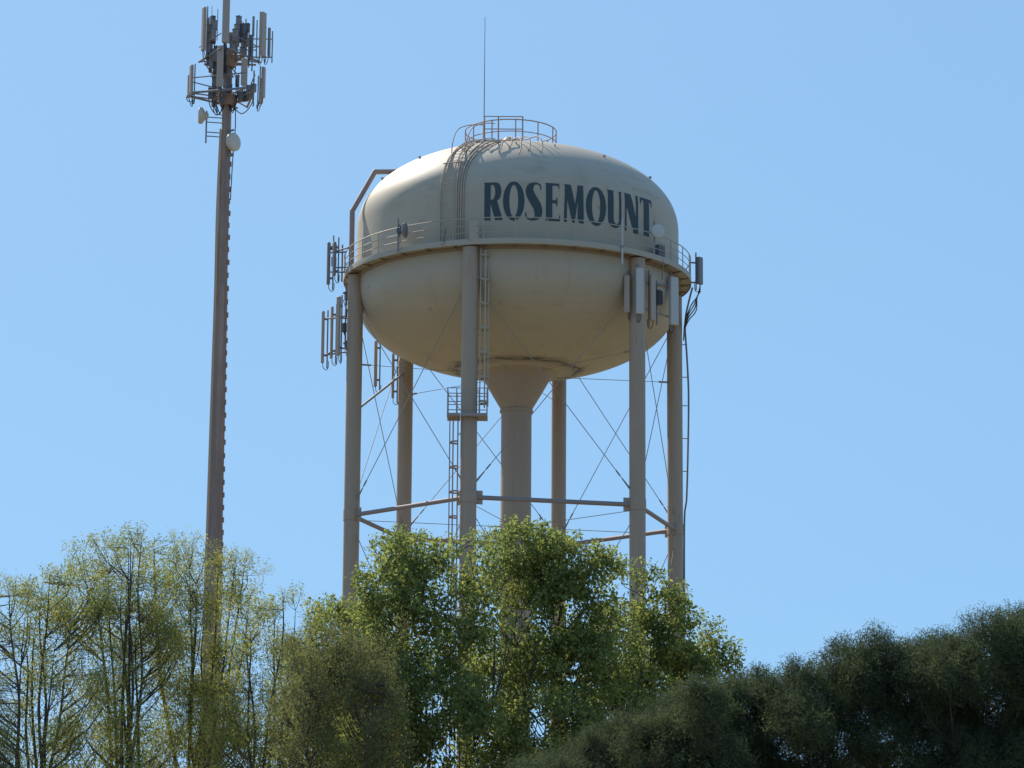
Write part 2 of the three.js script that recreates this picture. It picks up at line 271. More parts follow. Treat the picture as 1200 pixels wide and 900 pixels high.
  ladder(-2.62, -1, 0.4, 25.6, 'lower_ladder', railMat, 0.05);
  const pf = part('rest_platform', tower);
  mesh('deck', [box(0.58, 0.13, 1.3, -2.82, 25.58, 7.55), box(0.44, 0.13, 1.3, -1.52, 25.58, 7.55), box(0.77, 0.13, 0.3, -2.125, 25.58, 8.05), box(0.77, 0.13, 0.28, -2.125, 25.58, 7.04)], steel, pf);
  for (const [x, z] of [[-3.08, 8.17], [-2.68, 8.17], [-3.08, 6.93], [-2.68, 6.93], [-1.33, 8.17], [-1.68, 8.17], [-1.33, 6.93], [-1.68, 6.93], [-3.08, 7.55], [-1.33, 7.55]]) mesh('post', bar(V(x, 25.64, z), V(x, 26.78, z), 0.024), railMat, pf);
  for (const h of [26.78, 26.4, 26.02]) mesh('rail', [bar(V(-3.08, h, 6.93), V(-3.08, h, 8.17), 0.02), bar(V(-1.33, h, 6.93), V(-1.33, h, 8.17), 0.02), bar(V(-3.08, h, 8.17), V(-2.5, h, 8.17), 0.02), bar(V(-1.33, h, 8.17), V(-1.76, h, 8.17), 0.02), bar(V(-3.08, h, 6.93), V(-2.5, h, 6.93), 0.02), bar(V(-1.33, h, 6.93), V(-1.76, h, 6.93), 0.02)], railMat, pf);

  mesh('access_gate', [box(0.42, 0.86, 0.04, -1.98, 34.05, 8.03), box(0.05, 1.0, 0.05, -1.55, 34.1, 8.08)], trim, tower);

  // coax bundle bowed off the right leg on standoffs
  const cd = part('cable_riser', tower), rx = 8.0, rz = -2.0;
  mesh('cable', path([V(8.35, 33.3, 0.2), V(8.2, 32.7, -0.6), V(8.12, 32.0, -1.9), V(8.22, 30.2, -2), V(8.28, 28.5, -2), V(8.24, 26, -2), V(8.16, 23.5, -2), V(8.04, 21.8, -2), V(8.03, 12, -2), V(8.03, 0.5, -2)], 0.045, 6, 70), galv, cd);
  for (let i = 0; i < 4; i++) mesh('cable', path([V(8.75, 33.5 - 0.1 * i, -0.1), V(8.62, 33.0, -0.2 - 0.1 * i), V(8.4 + 0.06 * i, 32.75 - 0.12 * i, -0.7), V(8.28, 32.55 - 0.15 * i, -1.2 - 0.1 * i), V(8.1, 32.0 - 0.1 * i, -1.8), V(8.05, 31.2, -2.0)], 0.03, 5, 30), i % 2 ? galv : black, cd);
  for (const h of [31, 29.4, 28.0, 26.4, 24.8, 22.0, 19.5, 17, 14.5]) mesh('standoff', bar(V(7.75, h, -2), V(8.22 - (h < 23 ? 0.15 : 0), h, -2), 0.022), rodMat, cd);
}

// whip mast on the roof
{
  const t = thing('lightning_mast', 'tall thin whip mast standing on the roof of the water tower', 'mast', [TX - 1.64, 39.55, TZ + 1.5]);
  mesh('base', bar(V(0, 0, 0), V(0, 1.5, 0), 0.07, 0.06, 10), cable, t); mesh('whip', bar(V(0, 1.5, 0), V(0.0, 6.75, 0), 0.03, 0.014, 6), railMat, t);
}
// panel antennas and other gear hung on the tower (local coordinates of the tower axis)
function panelAntenna(label, group, x, h0, h1, z, turn, w, d, m, pipeTop = 0.25) {
  const t = thing('panel_antenna', label, 'antenna', [TX + x, h0, TZ + z], group, turn), L = h1 - h0;
  mesh('radome', rbox(w, L, d, Math.min(w, d) * 0.28, 0, L / 2, 0.12), m, t);
  mesh('mount_pipe', bar(V(0, -0.25, -0.1), V(0, L + pipeTop, -0.1), 0.035), galv, t);
  for (const f of [0.15, 0.85]) mesh('bracket', box(0.08, 0.09, 0.2, 0, L * f, -0.02), galv, t);
  mesh('jumper_cable', path([V(0.03, 0.02, 0.1), V(0.05, -0.22, 0.08), V(0.02, -0.34, -0.06), V(-0.02, -0.2, -0.16), V(-0.03, 0.1, -0.17)], 0.018, 5, 18), black, t);
  return t;
}
function antennaFrame(label, x, z, pts, legx, legz) {
  const t = thing('antenna_frame', label, 'antenna mount', [TX, 0, TZ]);
  for (const [a, b] of pts) mesh('arm', bar(V(...a), V(...b), 0.04), galv, t);
  return t;
}
const GL = 'panel antennas clustered beside the overflow pipe', GF = 'panel antennas on the leg below the last letters', GB = 'panel antennas on the rear leg';
panelAntenna('dark panel antenna on the catwalk rail outside the bent overflow pipe', GL, -8.85, 33.15, 35.2, 1.0, rad(-80), 0.24, 0.16, panelGrey, 0.35);
panelAntenna('slim grey panel antenna between the catwalk rail and the overflow pipe', GL, -8.55, 33.4, 35.05, 1.7, rad(-60), 0.18, 0.14, panelGrey);
panelAntenna('outermost tall panel antenna on the arms below the overflow pipe', GL, -9.05, 29.35, 31.85, 1.0, rad(-85), 0.2, 0.15, panelMat, 0.05);
panelAntenna('narrow panel antenna in the middle of the arms below the catwalk', GL, -8.62, 29.5, 32.0, 1.3, rad(-70), 0.16, 0.12, panelMat, 0.15);
panelAntenna('panel antenna next to the leg, under the catwalk overflow pipe', GL, -8.3, 29.45, 32.3, 2.1, rad(-40), 0.2, 0.14, panelMat, 0.1);
antennaFrame('galvanised arms carrying three panel antennas out from the leg under the overflow pipe', 0, 0, [[[-7.6, 31.5, 1.93], [-9.0, 31.5, 1.0]], [[-7.6, 29.75, 1.93], [-9.0, 29.75, 1.0]], [[-7.6, 31.3, 1.95], [-8.3, 31.3, 2.05]], [[-7.6, 29.85, 1.95], [-8.3, 29.85, 2.05]], [[-9.0, 29.75, 1.0], [-8.3, 29.85, 2.05]], [[-9.0, 31.5, 1.0], [-8.3, 31.3, 2.05]], [[-7.9, 29.3, 1.8], [-7.9, 32.9, 1.8]], [[-8.08, 30.0, 1.5], [-8.08, 33.0, 1.5]]]);
antennaFrame('short arms holding two dark panel antennas off the catwalk rail', 0, 0, [[[-8.1, 34.6, 1.6], [-8.85, 34.7, 1.05]], [[-8.1, 33.62, 1.6], [-8.85, 33.75, 1.05]], [[-7.95, 34.62, 2.4], [-8.55, 34.6, 1.75]], [[-7.95, 33.66, 2.4], [-8.55, 33.8, 1.75]], [[-8.3, 33.2, 1.4], [-8.3, 35.0, 1.4]]]);
panelAntenna('panel antenna hanging clear of the rear leg below the bowl', GB, -6.85, 29.5, 31.8, -5.4, rad(-80), 0.26, 0.16, panelMat);
panelAntenna('slim panel antenna flush against the rear leg', GB, -5.98, 28.95, 31.2, -5.5, rad(-95), 0.18, 0.12, panelMat);
panelAntenna('broad pale panel antenna clamped to the leg below the last letters', GF, 5.52, 30.65, 32.8, 6.12, rad(20), 0.36, 0.16, panelWhite);
panelAntenna('tan panel antenna on the inner side of the leg below the last letters', GF, 5.05, 30.75, 32.5, 5.95, rad(-25), 0.26, 0.14, panelMat);
panelAntenna('tan panel antenna against the bowl between the two broad pale ones', GF, 6.12, 30.6, 32.75, 5.0, rad(45), 0.34, 0.14, panelMat);
panelAntenna('largest pale panel antenna, hung beside the leg with the bowed cable', GF, 7.2, 30.8, 33.1, 3.2, rad(38), 0.5, 0.2, panelWhite);
panelAntenna('single grey panel antenna off the catwalk rail above the bowed cable', null, 8.62, 33.5, 34.85, 0.0, rad(50), 0.34, 0.2, panelGrey);
antennaFrame('pair of stub arms holding the single grey panel antenna off the rail', 0, 0, [[[8.25, 34.62, -0.1], [8.55, 34.6, -0.1]], [[8.25, 33.64, -0.1], [8.55, 33.64, -0.1]]]);
antennaFrame('arms carrying the pale panel antennas below the last letters', 0, 0, [[[5.6, 32.3, 5.7], [7.3, 32.7, 2.95]], [[5.6, 31.1, 5.7], [7.25, 31.2, 2.95]], [[5.6, 31.1, 5.6], [5.05, 31.1, 5.85]], [[5.6, 32.0, 5.6], [5.05, 32.0, 5.85]]]);
{ const t = thing('remote_radio_unit', 'dark radio box on a pipe between the pale panel antennas', 'radio unit', [TX + 6.55, 31.5, TZ + 4.3], null, rad(50)); mesh('case', rbox(0.26, 0.72, 0.2, 0.03, 0, 0.36, 0), darkGear, t); mesh('mount_pipe', bar(V(0, -0.9, -0.14), V(0, 1.2, -0.14), 0.035), galv, t); const f = []; for (let i = 0; i < 6; i++) f.push(box(0.01, 0.6, 0.05, -0.1 + i * 0.04, 0.36, 0.11)); mesh('cooling_fins', f, darkGear, t); }
for (const [x, h, z, t0] of [[-8.0, 31.6, 1.6, 0.3], [-8.12, 30.9, 1.75, 0.9], [-7.98, 30.1, 1.5, 1.6], [-8.05, 32.5, 1.55, 2.1], [-8.7, 34.2, 1.3, 0.5], [-8.68, 34.85, 1.2, 1.2]]) {
  const t = thing('remote_radio_unit', h > 33 ? 'small dark radio box between the dark panel antennas off the catwalk rail' : 'small dark radio box between the arms below the catwalk and the leg', 'radio unit', [TX + x, h, TZ + z], 'radio boxes beside the overflow pipe', t0);
  mesh('case', rbox(0.22, 0.46, 0.16, 0.03), darkGear, t); mesh('clamp', box(0.08, 0.08, 0.26, 0, 0.1, -0.06), galv, t); mesh('jumper_cable', path([V(0, -0.22, 0), V(0.05, -0.42, 0.05), V(0.12, -0.5, 0), V(0.1, -0.2, -0.12)], 0.018, 5, 14), black, t);
}
function dish(name, label, x, h, z, turn, r, tilt, m, drop) {
  const t = thing(name, label, 'antenna', [TX + x, h, TZ + z], null, turn), pr = [];
  for (let i = 0; i <= 10; i++) pr.push(new THREE.Vector2(r * i / 10, 0.35 * r * (i / 10) ** 2)); pr.push(new THREE.Vector2(r, 0.62 * r), new THREE.Vector2(r * 0.5, 0.72 * r), new THREE.Vector2(0.001, 0.74 * r));
  const g = new THREE.LatheGeometry(pr, 28); g.rotateX(PI / 2 - tilt); g.translate(0, 0, 0.12); mesh('reflector', g, m, t);
  mesh('mount_pipe', bar(V(0.0, -drop, -0.05), V(0, r + 0.25, -0.05), 0.04), galv, t); mesh('bracket', [box(0.16, 0.22, 0.26, 0, 0, 0.03), bar(V(0, -0.25, -0.05), V(0, 0.12, 0.28), 0.04), bar(V(0, 0.3, -0.05), V(0, 0.0, 0.25), 0.04)], darkGear, t); return t;
}
dish('dish_antenna', 'pale round dish on the catwalk rail just below the last letter', 6.3, 34.66, 5.42, rad(12), 0.33, 0, panelWhite, 1.1).rotation.y = rad(28);
dish('dish_antenna', 'small side-on dish with dark bracket on the catwalk rail between overflow pipe and ladder', -5.42, 34.42, 6.45, rad(75), 0.33, 0, panelGrey, 1.0);
{ const t = thing('whip_antenna', 'short dark whip on the catwalk beside the foot of the roof ladder', 'antenna', [TX - 3.35, 33.55, TZ + 7.6]); mesh('rod', bar(V(0, 0, 0), V(0.1, 0.72, 0), 0.03, 0.018), darkGear, t); mesh('clamp', rbox(0.3, 0.07, 0.1, 0.02, 0, 0, 0), trim, t); }
{ const t = thing('whip_antenna', 'pale pipe antenna hanging through the catwalk below the letter N', 'antenna', [TX + 4.75, 32.85, TZ + 6.86]); mesh('rod', bar(V(0, 0, 0), V(0, 2.1, 0), 0.05, 0.04), panelWhite, t); mesh('clamp', rbox(0.14, 0.1, 0.14, 0.02, 0, 0.8, -0.02), galv, t); }
{ const t = thing('equipment_box', 'dark cabinet on the catwalk under the round pale dish', 'cabinet', [TX + 6.55, 33.56, TZ + 4.75], null, rad(52)); mesh('case', rbox(0.5, 0.62, 0.3, 0.03, 0, 0.36, 0), darkGear, t); mesh('conduit', path([V(0, 0.1, 0.1), V(0, -0.1, 0.2), V(0.1, -0.5, 0.1), V(0.2, -0.9, 0)], 0.03), galv, t); }

// ---------------------------------------------------------------- cell tower
{
  const CX = -13.88, CZ = -134.96;
  const t = thing('cell_tower', 'tall rust-brown steel monopole crowded with panel antennas, rising from feathery trees', 'cell tower', [CX, 0, CZ]);
  const pm = new THREE.MeshStandardMaterial({ map: colourMap(128, 1024, (u, v) => { const a = fbm2(u * 4, v * 60, 71, 4, 4), b = fbm2(u * 16, v * 20, 75, 3, 16); const k = 0.45 + 0.75 * a * (0.3 + 1.5 * b * b); return [0.40 * k, 0.285 * k, 0.23 * k]; }), roughness: 0.65 });
  const prof = [[0.56, 0], [0.44, 13], [0.42, 13.02], [0.355, 21.5], [0.335, 21.52], [0.275, 33.3], [0.25, 33.32], [0.225, 42], [0.21, 45.1], [0.001, 45.12]].map((q) => new THREE.Vector2(...q));
  mesh('pole', new THREE.LatheGeometry(prof, 18), pm, t);
  const rAt = (h) => h < 13 ? 0.56 - 0.0092 * h : 0.42 - 0.0063 * (h - 13);
  const steps = []; for (let h = 4; h < 41; h += 0.62) steps.push(box(0.10, 0.24, 0.10, rAt(h) - 0.02 + 0.02 * Math.sin(h * 5), h + 0.06 * Math.sin(h * 11), 0.05)); mesh('step_bolts', steps, rustSteel, t);
  for (const [dx, z, r] of [[-0.05, 0.1, 0.05], [0.0, 0.26, 0.035], [0.05, -0.2, 0.04]]) { const p = []; for (let h = 1; h < 42; h += 4) p.push(V(-rAt(h) - 0.02 - dx - (h > 33 && h < 40 ? 0.04 : 0), h, z)); mesh('cable', path(p, r, 6, 50), cable, t); }
  mesh('cable', path([V(0.26, 42.6, 0.1), V(0.42, 42.0, 0.15), V(0.44, 40.8, 0.12), V(0.36, 39.5, 0.1), V(0.3, 37.5, 0.1)], 0.025, 5, 30), black, t);
  const frame = (h, reach, turn) => {               // triangular head frame: collar, three arms, three face pipes
    const f = part('antenna_platform', t); f.position.y = -0.38;
    const cg = new THREE.CylinderGeometry(0.52, 0.34, 0.5, 18); cg.translate(0, h - 0.2, 0); mesh('collar', cg, rustSteel, f);
    for (let k = 0; k < 3; k++) {
      const a = turn + k * 2 * PI / 3, c = cylp(a, reach * 0.82, h), s = V(Math.cos(a), 0, -Math.sin(a));
      mesh('arm', [bar(cylp(a, 0.2, h - 0.3), c, 0.075), bar(cylp(a, 0.2, h + 0.1), c, 0.05)], rustSteel, f);
      const l = c.clone().addScaledVector(s, -reach * 1.05), r = c.clone().addScaledVector(s, reach * 1.05);
      mesh('face_pipe', [bar(l, r, 0.055), bar(l.clone().setY(h + 0.75), r.clone().setY(h + 0.75), 0.03)], galv, f);
      mesh('diagonal', [bar(cylp(a, 0.3, h - 0.1), l, 0.035), bar(cylp(a, 0.3, h - 0.1), r, 0.035)], rustSteel, f);
    }
    return f;
  };
  frame(45.0, 1.2, rad(60)); frame(43.05, 1.4, rad(-18));
  const pan = (x, z, h0, h1, w, d, turn, m) => {
    const o = part('panel_antenna', t); o.position.set(x, h0 - 0.38, z); o.rotation.y = turn; const L = h1 - h0;
    mesh('radome', rbox(w, L, d, 0.04, 0, L / 2, 0.1), m, o); mesh('mount_pipe', bar(V(0, -0.3, -0.08), V(0, L + 0.08, -0.08), 0.032), galv, o);
    mesh('jumper_cable', path([V(0.04, 0, 0.08), V(0.06, -0.25, 0.02), V(-0.02, -0.42, -0.08), V(-0.04, -0.1, -0.14)], 0.02, 5, 16), black, o);
  };
  for (const q of [
    [-1.08, 0.5, 45.2, 47.4, 0.26, 0.16, -60, panelMat], [-0.78, -0.2, 44.35, 46.4, 0.26, 0.16, -80, panelGrey], [-0.92, 0.15, 45.3, 47.0, 0.2, 0.14, -70, panelGrey],
    [0.0, 1.35, 45.32, 47.52, 0.34, 0.18, -5, panelMat], [0.62, -1.0, 45.5, 47.05, 0.3, 0.16, 170, panelGrey], [0.95, -0.8, 45.2, 46.5, 0.24, 0.14, 150, panelGrey],
    [1.62, 0.55, 44.95, 47.15, 0.36, 0.18, 60, panelMat], [1.86, -0.1, 45.15, 46.6, 0.2, 0.12, 80, panelGrey],
    [-1.6, 0.6, 42.95, 44.45, 0.24, 0.14, -60, panelMat], [-1.76, 0.1, 42.95, 44.1, 0.2, 0.14, -80, panelMat], [-0.62, -0.5, 42.7, 44.6, 0.24, 0.14, -120, panelGrey],
    [-0.22, 1.25, 43.15, 45.2, 0.3, 0.16, -12, panelMat], [0.84, 0.7, 43.4, 44.75, 0.3, 0.16, 20, panelMat], [1.66, 0.2, 42.95, 44.5, 0.22, 0.16, 70, panelMat], [1.52, -0.5, 42.9, 44.2, 0.2, 0.14, 100, panelMat],
  ]) pan(q[0], q[1], q[2], q[3], q[4], q[5], rad(q[6]), q[7]);
  const rr = rng(17);
  for (const [x, z, h, s] of [[-0.72, 0.3, 45.9, 0.5], [-0.6, 0.1, 45.3, 0.45], [-0.95, 0.2, 46.4, 0.4], [-0.5, -0.4, 44.9, 0.5], [0.42, 0.5, 45.7, 0.55], [0.6, 0.2, 46.0, 0.5], [0.75, -0.3, 46.2, 0.5], [0.3, -0.3, 45.5, 0.5], [0.92, 0.3, 45.7, 0.35], [0.45, 0.7, 46.3, 0.35], [0.5, 0.3, 43.75, 0.5], [-0.6, 0.5, 43.2, 0.45], [-0.2, 0.6, 42.8, 0.4], [0.9, 0.2, 43.0, 0.45], [1.3, 0.3, 43.4, 0.35], [-0.25, 0.4, 44.3, 0.5], [-0.88, 0.35, 45.4, 0.5], [-0.65, 0.45, 46.5, 0.45], [-0.55, 0.2, 44.6, 0.6], [-0.8, 0.0, 46.9, 0.4], [0.52, 0.55, 46.7, 0.45], [0.7, 0.1, 45.3, 0.4], [0.15, 0.3, 45.9, 0.5], [0.85, -0.2, 46.6, 0.4], [0.35, 0.1, 46.2, 0.4], [-0.45, 0.1, 43.4, 0.4], [0.15, 0.5, 43.3, 0.35], [1.2, 0.35, 43.05, 0.4], [-0.78, 0.3, 44.75, 0.7], [-0.62, 0.4, 45.0, 0.6], [-0.9, 0.1, 44.9, 0.6], [-0.7, 0.5, 46.0, 0.6], [-0.85, -0.1, 46.2, 0.6], [0.25, 0.6, 45.4, 0.6], [0.55, 0.4, 46.4, 0.6], [0.4, 0.8, 45.9, 0.6], [0.72, 0.5, 46.3, 0.5], [1.05, 0.3, 43.2, 0.6], [0.7, 0.6, 42.9, 0.4], [-0.7, 0.7, 43.0, 0.5]]) {
    const o = part('radio_unit', t); o.position.set(x, h - 0.38, z); o.rotation.y = rr() * 3; mesh('case', rbox(0.26, s, 0.2, 0.03), rr() < 0.45 ? darkGear : panelGrey, o); mesh('sun_shield', box(0.28, 0.03, 0.22, 0, s / 2 + 0.02, 0), galv, o);
  }
  for (const [x, z, h0, h1, r] of [[-0.82, 0.3, 46.2, 47.55, 0.014], [-0.6, -0.3, 46.0, 47.6, 0.02], [0.72, -1.0, 46.9, 47.35, 0.03], [1.18, 0.2, 44.3, 47.0, 0.035], [1.36, 0.0, 45.0, 46.95, 0.03], [2.15, 0.3, 44.7, 46.3, 0.03], [1.3, 0.3, 42.5, 44.3, 0.035], [1.16, -0.2, 46.2, 47.2, 0.06]]) mesh('whip', bar(V(x, h0 - 0.38, z), V(x, h1 - 0.38, z), r), galv, t);
  mesh('outrigger', [bar(V(1.2, 44.6, 0.3), V(2.15, 44.6, 0.3), 0.035), bar(V(1.2, 45.52, 0.3), V(2.15, 45.52, 0.3), 0.03), bar(V(1.1, 45.12, 0.2), V(1.6, 45.12, 0.4), 0.03)], galv, t);
  for (let i = 0; i < 22; i++) { const a = rr() * 6.3, h = i % 2 ? 44.62 : 42.72, q = 0.5 + rr() * 0.8; mesh('cable', path([cylp(a, 0.25, h - 0.5), cylp(a + 0.2, q * 0.6, h - 0.75 - rr() * 0.2), cylp(a + 0.3, q, h - 0.2), cylp(a + 0.3, q + 0.05, h + 0.7)], 0.025, 5, 20), black, t); }
  { const o = part('cable_loop', t); const g = new THREE.TorusGeometry(0.2, 0.022, 6, 24); g.translate(-1.72, 42.5, 0.4); mesh('coil', g, black, o); }
  // side frame with a drum dish on the left, a second dish low on the right
  const sf = part('side_frame', t);
  mesh('upright', bar(V(-0.95, 40.3, 0.2), V(-0.95, 41.9, 0.2), 0.04), galv, sf);
  for (const h of [40.65, 40.85, 41.35, 41.6]) mesh('arm', bar(V(-0.95, h, 0.2), V(-0.2, h - 0.02, 0.1), 0.028), galv, sf);
  const drum = (r, dep) => { const g = new THREE.LatheGeometry([[0.001, -0.3], [r * 0.35, -0.28], [r * 0.45, -0.14], [r * 0.97, 0], [r, 0.02], [r, dep], [r * 0.8, dep + 0.05], [0.001, dep + 0.07]].map((q) => new THREE.Vector2(...q)), 26); g.rotateX(PI / 2); return g; };
  const d1 = part('drum_dish', t); d1.position.set(-1.14, 41.65, 0.25); d1.rotation.y = rad(-82); mesh('shroud', drum(0.4, 0.16), dishMat, d1);
  const d2 = part('drum_dish', t); d2.position.set(0.34, 40.3, 0.35); d2.rotation.y = rad(52); mesh('shroud', drum(0.45, 0.14), dishMat, d2);
  mesh('dish_bracket', [bar(V(0.15, 40.9, 0.2), V(0.4, 40.95, 0.25), 0.05), bar(V(0.15, 39.7, 0.2), V(0.4, 39.72, 0.25), 0.09)], galv, t);
}

// ---------------------------------------------------------------- trees
const leafMat = (r, g, b, tr) => new THREE.MeshPhysicalMaterial({ color: col(r, g, b), roughness: 1, transmission: tr, thickness: 0, side: THREE.DoubleSide, specularIntensity: 0.3 });
const bark = mat(0.085, 0.072, 0.06, 0.9), barkDark = mat(0.05, 0.042, 0.036, 0.9);
function leafCluster(seed, n, len, L, W, droop, spread, fold) {
  const q = rng(seed), pos = [], nor = [];
  for (let i = 0; i < n; i++) {
    const t = (i + q() * 0.7) / n, c = V((q() - 0.5) * spread, t * len - len * 0.35 - droop * t * t, (q() - 0.5) * spread);
    const d = V(q() - 0.5, (q() - 0.5) * 1.1 - droop * 0.8, q() - 0.5).normalize(), s = V(q() - 0.5, q() - 0.5, q() - 0.5).cross(d).normalize();
    const l = L * (0.7 + 0.6 * q()), w = W * (0.7 + 0.5 * q()), up = d.clone().cross(s).multiplyScalar(fold * w);
    const a = c, b = c.clone().addScaledVector(d, l * 0.45).addScaledVector(s, w / 2).add(up), e = c.clone().addScaledVector(d, l), f = c.clone().addScaledVector(d, l * 0.45).addScaledVector(s, -w / 2).add(up), m = c.clone().addScaledVector(d, l * 0.5);
    const tri = fold ? [a, b, m, b, e, m, e, f, m, f, a, m] : [a, b, e, a, e, f];
    for (const v of tri) pos.push(v.x, v.y, v.z);
  }
  const g = new THREE.BufferGeometry(); g.setAttribute('position', new THREE.Float32BufferAttribute(pos, 3)); g.computeVertexNormals();
  g.setAttribute('uv', new THREE.Float32BufferAttribute(new Float32Array(pos.length / 3 * 2), 2)); return g;
}
const KIND = {
  willow: { geo: leafCluster(11, 20, 0.66, 0.10, 0.028, 0.12, 0.34, 0), m: leafMat(1, 1, 1, 0.62), c: [[0.275, 0.30, 0.085], [0.36, 0.345, 0.085], [0.195, 0.24, 0.07]], k: 68, gap: 0.43, nf: 1.6, bark, lr: 0.46, tw: 7, grow: 1.2, skirt: 1.15, fan: true },
  olive: { geo: leafCluster(12, 20, 0.55, 0.095, 0.028, 0.10, 0.30, 0), m: leafMat(1, 1, 1, 0.58), c: [[0.195, 0.205, 0.070], [0.14, 0.165, 0.058], [0.235, 0.235, 0.075]], k: 120, gap: 0.42, nf: 1.25, bark, lr: 0.4, tw: 6, grow: 1.08, skirt: 1.1 },
  broad: { geo: leafCluster(13, 14, 0.52, 0.115, 0.085, 0.06, 0.36, 0.16), m: leafMat(1, 1, 1, 0.6), c: [[0.215, 0.26, 0.07], [0.285, 0.315, 0.082], [0.145, 0.19, 0.054]], k: 76, gap: 0.43, nf: 1.3, bark: barkDark, lr: 0.42, tw: 6, grow: 1.2, skirt: 1.15 },
  cedar: { geo: leafCluster(14, 46, 0.36, 0.080, 0.013, -0.02, 0.22, 0), m: leafMat(1, 1, 1, 0.42), c: [[0.078, 0.102, 0.042], [0.052, 0.070, 0.034], [0.112, 0.132, 0.052]], k: 330, gap: 0.38, nf: 2.4, bark: barkDark, lr: 0.3, tw: 20, grow: 1.0, skirt: 0.62 },
};
function tree(name, label, kind, seed, base, lobes, opt = {}) {
  const K = KIND[kind], q = rng(seed), t = thing(name, label, 'tree', [base[0], 0, base[1]], opt.group);
  const grown = [], top = Math.max(...lobes.map((l) => l[1])), fork = opt.fork ?? top * 0.34, dmul = opt.density ?? 1, stems = opt.stems ?? 1;
  const r0 = opt.r0 ?? 0.17;
  { // leafy skirt below the crown's lowest lobes
    const x0 = Math.min(...lobes.map((l) => l[0] - l[2])), x1 = Math.max(...lobes.map((l) => l[0] + l[2])), h0 = Math.min(...lobes.map((l) => l[1])), r = K.skirt, n = Math.max(2, Math.round((x1 - x0) / (1.5 * r)));
    const extra = []; for (const row of [0, 1]) for (let i = 0; i < n; i++) extra.push([x0 + (x1 - x0) * (i + 0.5 + (q() - 0.5) * 0.4) / n, Math.max(1.2, h0 - r * (0.75 + 1.1 * row) + (q() - 0.5) * 0.3), r * 0.95, r, (row ? 0.6 : 0.75) * (kind === 'cedar' ? 1.6 : kind === 'broad' ? 1.3 : 1)]);
    lobes = [...lobes, ...extra].map((l) => [l[0], l[1], l[2], l[3], l[4] ?? 1, l[5] ?? 0, extra.includes(l)]).sort((a, b) => a[1] - b[1]);
  }
  const lean = V((q() - 0.5) * 0.6, 0, (q() - 0.5) * 0.6);
  const tp = [V(0, 0, 0), V(lean.x * 0.3, fork * 0.5, lean.z * 0.3), V(lean.x, fork, lean.z)];
  mesh('trunk', [bar(tp[0], tp[1], r0 * 1.35, r0 * 1.05, 10), bar(tp[1], tp[2], r0 * 1.06, r0 * 0.9, 10)], K.bark, t);
  const mats = [], cols = [], dummy = new THREE.Object3D();
  const tuft = (p, s, tone) => {
    dummy.position.copy(p); dummy.rotation.set((q() - 0.5) * (kind === 'cedar' ? 3 : 1.6), q() * 6.283, (q() - 0.5) * (kind === 'cedar' ? 3 : 1.6)); dummy.scale.setScalar(s * (0.75 + 0.5 * q())); dummy.updateMatrix(); mats.push(dummy.matrix.clone());
    const i = tone < 0.45 ? 0 : tone < 0.72 ? 1 : 2, c = K.c[i], f = 0.85 + 0.3 * q(); cols.push(col(c[0] * f, c[1] * f, c[2] * f));
  };
  const wood = (cv, lr, seg) => { const gs = []; let prev = cv.getPoint(0); for (let i = 1; i <= seg; i++) { const p = cv.getPoint(i / seg); gs.push(bar(prev, p, lr((i - 1) / seg), lr(i / seg), 6)); prev = p; } const pts = []; for (let u = 0.2; u <= 1.001; u += 0.05) pts.push(cv.getPoint(u)); grown.push({ cv, lr, gs, pts }); };
  if (K.fan) {                                                      // a fan of thin upright stems instead of forking limbs
    const tops = lobes.filter((l) => !l[6]), mid = tops.map((l) => l[1]).reduce((a, b) => a + b, 0) / tops.length;
    for (const [lx, lh, rx0, rh] of tops.filter((l) => l[1] >= mid - 0.6)) for (let k = 0; k < 2; k++) {
      const e = V(lx - base[0] + (q() - 0.5) * rx0 * 1.5, lh + rh * (0.9 - 0.9 * k * q()), (q() - 0.5) * 2), f = tp[2].clone().add(V((q() - 0.5) * 0.16, -fork * 0.25 * q(), (q() - 0.5) * 0.16)), d = e.clone().sub(f), w = () => (q() - 0.5) * 0.35;
      wood(new THREE.CatmullRomCurve3([f, V(f.x + d.x * 0.42 + w(), f.y + d.y * 0.3, f.z + d.z * 0.4 + w()), V(f.x + d.x * 0.72 + w(), f.y + d.y * 0.6, f.z + d.z * 0.7 + w()), V(f.x + d.x * 0.92 + w() * 0.5, f.y + d.y * 0.85, f.z + d.z * 0.9), e]), (u) => 0.006 + r0 * 0.36 * Math.pow(1 - u, 0.9), 14);
    }
  }
